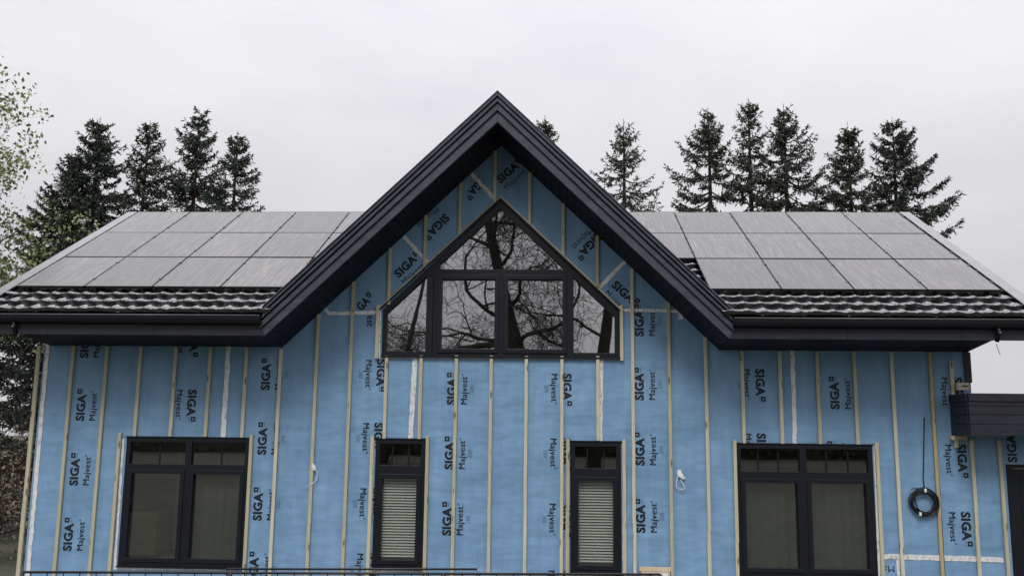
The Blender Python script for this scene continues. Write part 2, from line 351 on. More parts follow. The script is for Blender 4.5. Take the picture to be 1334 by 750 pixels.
m = MB(); m.plate([(-6.55,-.05),(-5.55,-.05),(-5.55,1.85),(-6.55,1.85)],2.44,2.49,[[(-6.45,-.04),(-5.65,-.04),(-5.65,1.75),(-6.45,1.75)]]); m.box(-6.44,-5.66,2.46,2.495,-.03,1.74); m.build('inner_door', M_WHITE, house)
for q in ((-7.2,-6.5,1.5,2.2,.75),(-5.3,-4.6,1.7,2.3,.5)):
    m = MB(); m.box(q[0],q[1],q[2],q[3],-.05,q[4]); m.build('packing_crate', M_BOX, house, bevel=.01)
for xa in (-3.2, 3.2):
    m = MB(); m.box(xa-.06,xa+.06,.24,7.66,-.05,2.61); m.build('partition', M_ROOM, house)
m = MB(); m.box(-7.88,7.78,4.2,4.3,-.05,2.61); m.plate([(-3.6,2.87),(3.6,2.87),(3.6,3.8),(0,7.25),(-3.6,3.8)],4.2,4.3); m.build('partition', M_ROOM, house)

# ---- white tapes on the seams
trng = random.Random(3)
for x0, z0, x1, z1, w in TAPES:
    m = MB(); d = math.hypot(x1-x0, z1-z0); ux, uz = (x1-x0)/d, (z1-z0)/d; nx, nz = -uz, ux
    n = max(2, int(d/.07)); L = []; Rr = []
    for i in range(n+1):
        t = i/n*d; a = .86*w/2*(1+trng.uniform(-.16,.12)); b = .86*w/2*(1+trng.uniform(-.16,.12)); o = trng.uniform(-.004,.004)
        L.append((x0+ux*t+nx*(a+o), z0+uz*t+nz*(a+o), -.006-trng.uniform(0,.004))); Rr.append((x0+ux*t-nx*(b-o), z0+uz*t-nz*(b-o), -.006-trng.uniform(0,.004)))
    for i in range(n):
        m.poly([(Rr[i][0],Rr[i][2],Rr[i][1]),(Rr[i+1][0],Rr[i+1][2],Rr[i+1][1]),(L[i+1][0],L[i+1][2],L[i+1][1]),(L[i][0],L[i][2],L[i][1])])
    m.build('tape', M_TAPE, wobj)

# ---- timber battens, one part each
for i, (x, zt, zb) in enumerate(BAT):
    if zb == -.12: zb = -.42
    m = MB(); w = .029; dx = trng.uniform(-.006,.006); mat_ = M_TIM
    d = -.050 if i < 36 else -.055
    if abs(x-7.352) < .01: mat_ = M_TIMR
    if i == 0: w = .034
    segs = []
    z = zb
    joint = zb+trng.uniform(.9,1.5)
    cuts = [zb] + ([joint] if zt-zb > 2.4 and i % 2 == 0 else []) + [zt]
    for k in range(len(cuts)-1):
        o = dx*(1 if k else -1)*.6
        a, b = cuts[k]+(.0015 if k else 0), cuts[k+1]
        m.box(x-w+o, x+w+o, d, -.008, a, b)
    m.build('batten', mat_, house, bevel=.004)
m = MB(); m.box(7.386,7.402,-.012,-.004,-.42,3.72); P(m.build('shadow_strip', M_BLACK, house), 'black strip standing in for the shadow gap beside the fresh batten')  # shadow gap drawn as a black strip on the wall
m = MB(); m.box(2.40,2.92,-.05,-.008,.045,.115); m.build('batten', M_TIMR, house, bevel=.004)

# ---- windows
prng0 = random.Random(9)
def frame_rect(w, y0, y1, t):
    return rect(w), [(w[0]+t,w[2]+t),(w[1]-t,w[2]+t),(w[1]-t,w[3]-t),(w[0]+t,w[3]-t)]
def window(w, tr, mull, bars, blind, skip=()):
    """outer frame mesh with children: sashes, glass, bars, blind"""
    x0,x1,z0,z1 = w; t = .075
    f = MB(); holes = []
    xs = [x0+t] + sum([[a,b] for a,b in mull], []) + [x1-t]
    for k in range(0, len(xs), 2):
        holes.append([(xs[k],z0+t),(xs[k+1],z0+t),(xs[k+1],tr[0]),(xs[k],tr[0])])
        holes.append([(xs[k],tr[1]),(xs[k+1],tr[1]),(xs[k+1],z1-t),(xs[k],z1-t)])
    f.plate(rect(w), -.016, .075, holes)
    fo = f.build('window', M_FRAME, house, bevel=.004)
    g = MB()
    for k in range(0, len(xs), 2):
        a, b = xs[k], xs[k+1]
        s = MB(); q = .062
        s.plate([(a-.012,z0+t-.012),(b+.012,z0+t-.012),(b+.012,tr[0]+.012),(a-.012,tr[0]+.012)], -.034, .03,
                [[(a+q,z0+t+q),(b-q,z0+t+q),(b-q,tr[0]-q),(a+q,tr[0]-q)]])
        s.build('sash', M_FRAME, fo, bevel=.005)
        g.poly([(a,.045,z0+t),(b,.045,z0+t),(b,.045,tr[0]),(a,.045,tr[0])])
        g.poly([(a,.045,tr[1]),(b,.045,tr[1]),(b,.045,z1-t),(a,.045,z1-t)])
    g.build('pane', M_GLASS, fo)
    for xb in bars:
        b_ = MB(); b_.box(xb-.011,xb+.011,.030,.043,tr[1],z1-t); b_.build('glazing_bar', M_FRAME, fo)
    bl = MB()
    if blind == 'slats':
        z = z0+t+.10; n = 0
        while z < tr[0]-.075:
            dz = prng0.uniform(-.002,.002); bl.raw([(x0+t+.02,.078,z+dz),(x1-t-.02,.078,z-dz),(x1-t-.02,.106,z+.029-dz),(x0+t+.02,.106,z+.029+dz)], [(0,1,2,3)])
            
            z += .047
        bl.build('blind', M_BLIND, fo)
    else:
        for k in range(0, len(xs), 2):
            if k//2 in skip: continue
            a, b = xs[k]-.03, xs[k+1]+.03; nn = 70; cv = []
            ph = prng0.uniform(0,6); fq = prng0.uniform(34,44)
            for q in range(nn+1):
                x = a+(b-a)*q/nn; yy = .14+.016*math.sin(fq*(x-a)+ph+1.5*math.sin(5*(x-a)+ph))+.010*math.sin(13*x)
                cv.append((x, yy))
            for q in range(nn):
                bl.poly([(cv[q][0],cv[q][1],z0+.02),(cv[q+1][0],cv[q+1][1],z0+.02),(cv[q+1][0],cv[q+1][1]*.9+.02,tr[0]+.03),(cv[q][0],cv[q][1]*.9+.02,tr[0]+.03)])
        bl.build('added_curtain', M_SHADE, fo, smooth=True)  # added cloth behind the glass, gives the panes their dim reflected tone
    s = MB(); s.box(x0-.01,x1+.01,-.05,-.017,z0-.028,z0-.004); s.build('sill', M_FRAME, fo)
    h = MB(); h.box(x0-.02,x1+.02,-.03,-.012,z1+.004,z1+.022); h.build('head_flashing', M_FRAME, fo)
    return fo
P(window(WL, (1.585,1.690), [(-5.425,-5.318)], [-5.90,-4.80], 'roll', (0,)), 'wide two sash window at the left end of the front')
P(window(W1, (1.560,1.716), [], [-1.81,-1.53], 'slats'), 'narrow window with pale blind left of the middle')
P(window(W2, (1.560,1.712), [], [1.54,1.82], 'slats'), 'narrow window with pale blind right of the middle')
P(window(WR, (1.572,1.697), [(5.108,5.218)], [4.42,4.76,5.56,5.92], 'roll'), 'wide two sash window at the right end of the front')

# gable window: five-sided frame with posts, transom and casements
f = MB()
zin = lambda x, o=.115: 6.392-.955*abs(x)-o*1.38
f.plate(AP, -.02, .09, [
    [(-1.975,3.675),(-1.285,3.675),(-1.285,zin(-1.285)),(-1.975,zin(-1.975))],
    [(1.305,3.675),(2.02,3.675),(2.02,zin(2.02)),(1.305,zin(1.305))],
    [(-1.06,3.675),(-.035,3.675),(-.035,5.01),(-1.06,5.01)],
    [(.10,3.675),(1.155,3.675),(1.155,5.01),(.10,5.01)],
    [(-1.06,5.135),(1.155,5.135),(1.155,zin(1.155)),(.0,zin(0)),(-1.06,zin(-1.06))]])
gw = P(f.build('window', M_FRAME, house, bevel=.005), 'large five sided gable window reflecting bare trees')
for a, b, in ((-1.275,-1.165),(1.19,1.295)):
    m = MB(); m.box(a,b,-.055,-.021,3.578,zin(max(abs(a),abs(b)))-.0); m.build('post', M_FRAME, gw, bevel=.005)
for a, b in ((-1.06,-.035),(.10,1.155)):
    m = MB(); q = .055; m.plate([(a-.03,3.655),(b+.03,3.655),(b+.03,5.035),(a-.03,5.035)], -.04, .04, [[(a+q-.01,3.675+q),(b-q+.01,3.675+q),(b-q+.01,5.01-q),(a+q-.01,5.01-q)]])
    m.build('sash', M_FRAME, gw, bevel=.005)
g = MB()
g.poly([(-1.99,.05,3.66),(-1.27,.05,3.66),(-1.27,.05,zin(1.27)+.02),(-1.99,.05,zin(1.99)+.02)])
g.poly([(1.29,.05,3.66),(2.04,.05,3.66),(2.04,.05,zin(2.04)+.02),(1.29,.05,zin(1.29)+.02)])
g.poly([(-1.07,.05,3.66),(-.03,.05,3.66),(-.03,.05,5.02),(-1.07,.05,5.02)])
g.poly([(.09,.05,3.66),(1.17,.05,3.66),(1.17,.05,5.02),(.09,.05,5.02)])
g.poly([(-1.07,.05,5.12),(1.17,.05,5.12),(1.17,.05,zin(1.17)+.02),(0,.05,zin(0)+.02),(-1.07,.05,zin(1.07)+.02)])
g.build('pane', M_GLASSUP, gw)
for s in (-1, 1):                            # raw timber lath and metal drip along the two slopes
    k = s; m = MB(); a = (k*2.125,4.415); b = (0,6.435)
    m.plate([a,b,(0,6.475),(k*2.125,4.455)], -.040, -.004); m.build('lath', M_TIM, gw)
    m = MB(); m.plate([(k*2.10,4.405),(0,6.388),(0,6.430),(k*2.12,4.410)], -.065, -.021); m.build('head_flashing', M_FRAME, gw)
m = MB(); m.box(-2.06,2.11,-.06,-.021,3.565,3.598); m.build('sill', M_FRAME, gw)

# ---- main roof: wavy tiles in stepped courses, real relief
def tiles(front):
    per, crs = .272, .338; su = 8; x_end = 8.60
    us = np.arange(-x_end, x_end+1e-6, per/su); fr = ((us+x_end)/per) % 1.
    wave = .016*np.exp(-((fr-.5)/.12)**2)-.006*np.cos(2*np.pi*fr)
    nose = .013*np.cos(2*np.pi*fr)
    nc = int(SLEN/crs)+1; V = []; F = []
    prof = [(.004,-.014),(0.0,.050),(.03,.058),(.35,.042),(.7,.018),(1.05,.001)]
    nu = len(us)
    jit = np.random.RandomState(4)
    for c in range(nc):
        base = len(V)*nu
        pj = np.repeat(jit.normal(0,.0035, nu//su+2), su)[:nu]; pt = np.repeat(jit.normal(0,.008, nu//su+2), su)[:nu]; ps = np.repeat(jit.normal(0,.012, nu//su+2), su)[:nu]
        for v, h in prof:
            s = np.clip((c+v)*crs + (nose+ps)*(1-min(max(v,0),1)), -.02, SLEN)
            hh = h + wave*(.5 if h < 0 else 1.) + pj + pt*(.5-min(max(v,0),1))
            y = YE+s*CS-hh*SN; z = ZE+s*SN+hh*CS
            if not front: y = 2*YR-y
            V.append(np.stack([us, y, z], 1))
        for r_ in range(len(prof)-1):
            a = base+r_*nu+np.arange(nu-1)
            q = np.stack([a, a+1, a+1+nu, a+nu], 1)
            F.append(q if front else q[:, ::-1])
    V = np.concatenate(V); F = np.concatenate(F)
    c = V[F].mean(1); keep = c[:,2] > (7.95-.972*np.abs(c[:,0]))-.16
    return V, F[keep]
roof = np_mesh('roof', *tiles(True), M_TILE, house, smooth=False)
np_mesh('roof', *tiles(False), M_TILE, house)
m = MB()
for s in (-1, 1):                            # boarding under the tiles, cut at the valleys
    for fb in (1, -1):
        for a, b in (((s*3.95,0.),(s*8.60,0.)),):
            xr = .98
            pts = [(s*3.98,0.0),(s*8.58,0.0),(s*8.58,SLEN),(s*xr,SLEN)]
            top = [(x, YE+.09+q*CS, ZE-.035+q*SN) for x, q in pts]; bot = [(x, y, z-.17) for x, y, z in top]
            if fb < 0: top = [(x, 2*YR-y, z) for x, y, z in top]; bot = [(x, 2*YR-y, z) for x, y, z in bot]
            m.raw(top+bot, [(0,1,2,3),(7,6,5,4)]+[(i,i+4,(i+1)%4+4,(i+1)%4) for i in range(4)])
m.build('roof_boarding', M_SOFF, house)
for s in (-1, 1):                            # pale metal verge on each end
    m = MB(); x0, x1 = s*8.47, s*8.68
    for fb in (1, -1):
        q = [(YE+.0+a*CS-h*SN, ZE+a*SN+h*CS) for a, h in ((-.03,.085),(SLEN,.085),(SLEN,-.20),(-.03,-.20))]
        if fb < 0: q = [(2*YR-y, z) for y, z in q]
        vs = [(x0,y,z) for y, z in q[:2]]+[(x1,y,z) for y, z in q]
        vs += [(x0,q[0][0],q[0][1]-.02),(x0,q[1][0],q[1][1]-.02)]
        m.raw(vs, [(0,1,3,2),(2,3,4,5),(0,6,7,1)])
    m.build('verge_flashing', M_FLASH, house)
m = MB(); m.tube([(-8.55,YR,ZR+.0),(-.98,YR,ZR+.0)], .06, 10); m.tube([(.98,YR,ZR),(8.55,YR,ZR)], .06, 10)
m.build('ridge_cap', M_TILE, roof, smooth=True)

# ---- solar panels: real slabs on rails above the tiles
PW, PL, PYS = 1.2025, 1.655, (-.548, .925, 2.375)
def z_pan(y): return 4.33+(y+1.25)*TN
pm = MB(); pm.box(.018,PW-.018,.020,PL-.020,-.004,.006)
fm = MB()
for a in ((.008,PW-.008,.006,.0195), (.008,PW-.008,PL-.0195,PL-.006)): fm.box(a[0],a[1],a[2],a[3],-.032,.008)
for a in ((.008,.0175),(PW-.0175,PW-.008)): fm.box(a[0],a[1],.006,PL-.006,-.032,.008)
for yy in (.36,1.28): fm.box(PW-.022,PW+.022,yy,yy+.06,-.02,.016)
for a in (.16, PW-.20): fm.box(a,a+.04,-.012,PL-.05,-.10,-.034)
panel0 = pm.build('solar_panel', M_SOLAR, house); frame0 = fm.build('frame', M_STEEL, panel0)
first = True
prng = random.Random(11)
slots = []
for row, y in enumerate(PYS):
    for s in (-1, 1):
        n = {(-1,0):4,(-1,1):5,(-1,2):6,(1,0):4,(1,1):6,(1,2):6}[(s,row)]
        for k in range(n):
            x = -8.40+k*PW if s < 0 else 8.385-(k+1)*PW
            xin = x+PW if s < 0 else x
            zc = z_pan(y+.7); edge = (7.95-zc)/.972
            if min(abs(x),abs(x+PW)) < edge-1.19: continue
            slots.append((x, y))
for x, y in slots:
    o = panel0 if first else panel0.copy(); fo = frame0 if first else frame0.copy()
    if not first:
        COL.objects.link(o); COL.objects.link(fo); fo.parent = o; o.parent = house
    first = False
    o.location = (x, y, z_pan(y)); o.rotation_euler = (RP+prng.uniform(-.0025,.0025), prng.uniform(-.002,.002), 0)
# ---- eaves: fascia, gutter, soffit on both sides
for s in (-1, 1):
    xa, xb = 3.79, 8.62
    lo, hi = (xa, xb) if s > 0 else (-xb, -xa)
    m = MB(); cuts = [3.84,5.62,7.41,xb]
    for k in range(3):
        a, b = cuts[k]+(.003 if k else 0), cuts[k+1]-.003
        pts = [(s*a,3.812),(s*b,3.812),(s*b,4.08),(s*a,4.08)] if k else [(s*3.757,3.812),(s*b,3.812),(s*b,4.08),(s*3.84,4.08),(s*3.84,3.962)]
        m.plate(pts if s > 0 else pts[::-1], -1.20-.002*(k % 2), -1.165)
    m.build('fascia', M_CLAD, house)  # darker board tone here holds the shade under the gutter
    m = MB(); n = 9                          # half-round gutter with rolled lip
    ys = []
    for k in range(n): t = math.pi*k/(n-1); ys.append((-1.275-.075*math.cos(t), 4.118-.125*math.sin(t)))
    lo2, hi2 = (3.815, 8.70) if s > 0 else (-8.70, -3.815)
    for k in range(n-1):
        m.poly([(lo2,ys[k][0],ys[k][1]),(lo2,ys[k+1][0],ys[k+1][1]),(hi2,ys[k+1][0],ys[k+1][1]),(hi2,ys[k][0],ys[k][1])])
        m.poly([(hi2,ys[k][0]+.004,ys[k][1]+.003),(hi2,ys[k+1][0]+.001,ys[k+1][1]+.004),(lo2,ys[k+1][0]+.001,ys[k+1][1]+.004),(lo2,ys[k][0]+.004,ys[k][1]+.003)])
    for xx in (lo2, hi2): m.poly([(xx,y,z) for y, z in ys])
    go = m.build('gutter', M_GUT, house, smooth=False)
    m = MB(); m.tube([(lo2,-1.352,4.124),(hi2,-1.352,4.124)], .012, 10); m.build('lip', M_LIP, go, smooth=True)
    m = MB()
    xk = lo2+.45
    while xk < hi2:
        m.box(xk-.014,xk+.014,-1.36,-1.205,4.128,4.134); xk += .68
    m.build('bracket', M_FLASH, go)
    m = MB(); m.tube([(s*7.95,-1.262,4.03),(s*7.95,-1.262,3.925),(s*7.95,-1.18,3.80)], .034, 12); m.build('downpipe_elbow', M_GUT, go, smooth=True)
    m = MB(); m.tube([(s*7.95,-1.305,3.93),(s*7.95,-1.292,3.93)], .014, 8); m.build('clip', M_FLASH, go)  # pale disc stands in for the glint at the outlet
    m = MB(); nb = 8
    for k in range(nb):                      # soffit boards, falling slightly towards the wall
        y0 = -1.163+k*1.16/nb; y1 = -1.163+(k+1)*1.16/nb-.008
        zA = 3.815+(y0+1.2)/1.2*-.078; zB = 3.815+(y1+1.2)/1.2*-.078
        xo0 = 7.88+(y0+1.2)/1.2*.12; xo1 = 7.88+(y1+1.2)/1.2*.12
        q = [(s*3.76,y0,zA),(s*xo0,y0,zA),(s*xo1,y1,zB),(s*3.80,y1,zB)]
        q2 = [(a,b,c+.02) for a,b,c in q]
        m.raw(q+q2, [(0,1,2,3),(7,6,5,4)]+[(i,(i+1)%4,(i+1)%4+4,i+4) for i in range(4)])
    q = [(s*7.885,-1.163,3.815),(s*8.005,-.002,3.737),(s*8.005,-.002,3.99),(s*7.885,-1.163,3.99)]
    m.raw(q+[(a-s*.02,b,c) for a,b,c in q], [(0,1,2,3),(7,6,5,4),(0,4,5,1),(1,5,6,2),(2,6,7,3),(3,7,4,0)])
    m.build('soffit', M_SOFF, house)

# ---- gable roof, stepped bargeboards and soffit
m = MB()
for s in (-1, 1):
    pts = [(0,7.905),(0,GZ+.03),(s*3.80,GZ+.03-GS*3.80),(s*3.80,7.905-.972*3.80)]
    if s < 0: pts = pts[::-1]
    m.plate(pts[::-1], -1.15, 9.05)
gr = P(m.build('roof', M_TRIM, house), 'steep dark cross gable roof')
for s in (-1, 1):
    m = MB()
    # (top at the ridge, bottom at the ridge, front y, end x top, end x bottom)
    L = [(7.920,7.858,-1.30,3.79,3.80),(7.842,7.768,-1.272,3.80,3.815),(7.746,7.628,-1.24,3.815,3.835)]
    for zt, zb, y0, xt, xb in L:
        pts = [(0,zt),(0,zb),(s*xb,zb-.966*xb),(s*xt,zt-.970*xt)]
        if s > 0: pts = pts[::-1]
        m.plate(pts, y0, -1.15)
    # shadow gaps behind the steps
    pts = [(0,7.88),(0,7.50),(s*3.79,7.50-.966*3.79),(s*3.79,7.88-.97*3.79)]
    if s > 0: pts = pts[::-1]
    m.plate(pts, -1.19, -1.152)
    pts = [(0,7.600),(0,7.430),(s*3.757,3.812),(s*3.838,3.962),(s*3.79,7.600-.966*3.79)]
    if s > 0: pts = pts[::-1]
    m.plate(pts, -1.205, -1.151)
    b = m.build('bargeboard', M_BARGE, house, bevel=.006)
    m = MB()
    pts = [(0,7.955),(0,7.922),(s*3.80,7.922-.965*3.80),(s*3.80,7.955-.965*3.80)]
    if s > 0: pts = pts[::-1]
    m.plate(pts, -1.31, -1.10); m.build('edge_trim', M_BARGE, b, bevel=.012)
    m = MB(); n = 29; ln = 3.775                # soffit boards run from the bargeboard back to the wall
    for k in range(n):
        a = k*ln/n+.0; b2 = (k+1)*ln/n-.006
        za, zb = GZ-GS*a-.012, GZ-GS*b2-.012
        q = [(s*a,-1.15,za),(s*b2,-1.15,zb),(s*b2,-.002,zb-.012),(s*a,-.002,za-.012)]
        q2 = [(x,y,z+.02) for x,y,z in q]
        m.raw(q+q2, [(0,1,2,3),(7,6,5,4)]+[(i,(i+1)%4,(i+1)%4+4,i+4) for i in range(4)])
    m.build('soffit', M_SOFF, house)

# ---- flat canopy at the right with board cladding, door below
cn = MB()
bands = [(2.33,2.505),(2.513,2.66),(2.668,2.80),(2.808,2.87),(2.878,3.005)]
for i, (a, b) in enumerate(bands):
    cn.box(7.66,11.6,-.70 if i < 4 else -.715,-.66,a,b); cn.box(7.645 if i < 4 else 7.635,7.675,-.655,-.003,a,b)
cn.box(7.69,11.58,-.65,-.004,2.345,2.99)
cn.box(8.06,11.58,-.003,3.2,2.345,2.99)
P(cn.build('canopy', M_CLAD, house, bevel=.003), 'flat dark boarded canopy at the right end')
m = MB(); m.box(8.505,8.60,-.01,.06,-.30,1.87); m.box(8.60,9.615,-.01,.06,1.80,1.87); m.box(8.60,9.615,.012,.05,-.30,1.795)
for k in range(4): m.box(8.72,9.5,.004,.0115,.12+k*.42,.42+k*.42)
P(m.build('door', M_FRAME, house), 'dark door under the canopy')
m = MB(); m.box(7.925,8.035,-.03,-.004,3.215,3.73); m.build('dark_corner_plate', M_CLAD, house)  # dark plate at the upper right end of the wall
m = MB(); m.box(7.74,7.945,-.10,-.048,3.085,3.21); m.box(7.74,7.76,-.115,-.101,3.085,3.21); tb = m.build('packing_block', M_BOX, house, bevel=.004)
m = MB(); m.box(7.83,7.93,-.106,-.1005,3.14,3.16); m.build('slot', M_BARK, tb)
m = MB(); m.box(7.60,7.86,-.10,-.05,2.26,2.325); m.build('packing_block', M_TIMR, house)
m = MB(); m.box(2.42,2.90,-.09,-.006,-.40,.040); mbx = m.build('meter_box', M_BOX, house, bevel=.006)
m = MB(); m.box(2.63,2.86,-.094,-.0905,-.12,.022); lb = m.build('sticker', M_WHITE, mbx)

# ------------------------------------------------------------------ loose things on and before the wall
m = MB(); crng = random.Random(5)
c = Vector((7.104,-.07,1.232))
for k in range(9):
    pts = []; ph = crng.uniform(0,6.28); rr = .192+crng.uniform(-.035,.034); oy = crng.uniform(-.022,.022); ox = crng.uniform(-.012,.012); oz = crng.uniform(-.012,.012); ec = crng.uniform(.90,1.10)
    for i in range(41):
        t = ph+i/40*2*math.pi
        pts.append((c.x+ox+math.cos(t)*rr+.012*math.sin(2*t+1.7*k)+.006*math.sin(5*t+k), c.y+oy+.008*math.sin(2*t+k), c.z+oz+math.sin(t)*rr*ec))
    m.tube(pts, .0115, 6, caps=False)
m.tube([(7.125,-.07,1.43),(7.13,-.03,1.6),(7.17,-.016,2.1),(7.21,-.014,2.62)], .009, 6)
m.tube([(7.10,-.08,1.44),(7.02,-.085,1.455),(6.94,-.08,1.452),(6.905,-.07,1.44)], .009, 6)
coil = tag(m.build('cable_coil', M_BLACK, smooth=True), 'black coil of cable hanging on the blue wall beside the fresh batten', 'cable')
for (x, z, h) in ((7.125,1.425,.06),(7.02,1.045,.05)):
    t = MB(); t.box(x-.018,x+.018,-.115,-.03,z-.03,z+.03); t.build('white_tie', M_WHITE, coil, bevel=.008)
t = MB(); t.tube([(7.24,-.06,1.36),(7.26,-.06,1.22),(7.20,-.06,1.10),(7.12,-.07,1.06)], .006, 6); t.build('wire_end', M_GREY, coil, smooth=True)
m = MB()
m.raw([(3.06,-.02,1.70),(3.10,-.06,1.715),(3.13,-.03,1.66),(3.19,-.04,1.56),(3.13,-.05,1.55),(3.07,-.05,1.60),(3.05,-.012,1.64),(3.12,-.085,1.62)],
      [(0,1,7,6),(1,2,7),(2,3,7),(3,4,7),(4,5,7),(5,6,7)])
m.tube([(3.07,-.03,1.62),(3.04,-.04,1.52),(3.03,-.05,1.43),(3.06,-.05,1.395),(3.13,-.05,1.385),(3.175,-.045,1.40),(3.15,-.04,1.47),(3.10,-.04,1.54)], .006, 6)
tag(m.build('cable_end', M_WHITE, smooth=True), 'white wrapped cable end with a dangling loop, right of the right blind window', 'cable end')
m = MB()
m.raw([(-3.19,-.045,1.72),(-3.15,-.075,1.735),(-3.12,-.06,1.68),(-3.11,-.06,1.625),(-3.16,-.075,1.61),(-3.18,-.05,1.66),(-3.145,-.10,1.66)], [(0,1,6,5),(1,2,6),(2,3,6),(3,4,6),(4,5,6)])
m.tube([(-3.14,-.07,1.66),(-3.10,-.06,1.62),(-3.085,-.05,1.54),(-3.10,-.045,1.46),(-3.15,-.06,1.40),(-3.22,-.06,1.36),(-3.27,-.03,1.34)], .006, 6)
tag(m.build('cable_end', M_WHITE, smooth=True), 'white cable end with a thin curled string beside the wide left window', 'cable end')
m = MB(); m.tube([(8.02,-1.0,3.78),(8.04,-1.0,3.70),(8.07,-1.0,3.60)], .005, 5)
tag(m.build('loose_wire', M_BLACK), 'thin dark wire dangling below the right end of the eaves', 'wire')

rail = thing('metal_railing', 'low black steel railing running in front of the blue wall', 'railing', (0,-9,.3))
def rl(name, pts, r_):
    t = MB(); t.tube([(x-0, y+9, z-.3) for x, y, z in pts], r_, 8); return t.build(name, M_STEEL, rail, smooth=True)
rl('top_rail', [(-3.018,-9,1.195),(1.75,-9,1.262)], .0095)
rl('lower_rail', [(-3.018,-9,.55),(1.75,-9,.60)], .0095)
for x in (-3.018,-1.43,.16,1.75): rl('post', [(x,-9,.25),(x,-9,1.195+(x+3.018)*.0141)], .014)
rl('raised_rail', [(-1.471,-8.97,1.0),(-1.471,-8.97,1.240),(.405,-8.97,1.272),(.405,-8.97,1.0)], .0085)
t = MB()
for k in range(38):
    x = -2.95+k*.125; t.tube([(x,0,.25),(x,0,.885+(x+3.018)*.0141)], .0045, 5)
t.build('bar_infill', M_STEEL, rail)

# small outbuilding far behind the left corner
shed = thing('garden_shed', 'small white shed with brown roof behind the left house corner', 'shed', (-13.2,11.5,0))
m = MB(); m.box(-1.0,1.0,-.9,.9,-.1,.62); m.build('wall', mat('shed_white', (.7,.7,.68), .8), shed)
m = MB(); m.raw([(-1.1,-1.0,.60),(1.1,-1.0,.60),(1.1,1.0,.60),(-1.1,1.0,.60),(-.2,0,1.25),(.2,0,1.25)], [(0,1,5,4),(1,2,5),(2,3,4,5),(3,0,4),(3,2,1,0)]); m.build('roof', mat('shed_roof', (.16,.12,.09), .8), shed)
m = MB(); m.box(-.5,.0,-.93,-.905,0,.55); m.build('door', M_FRAME, shed)

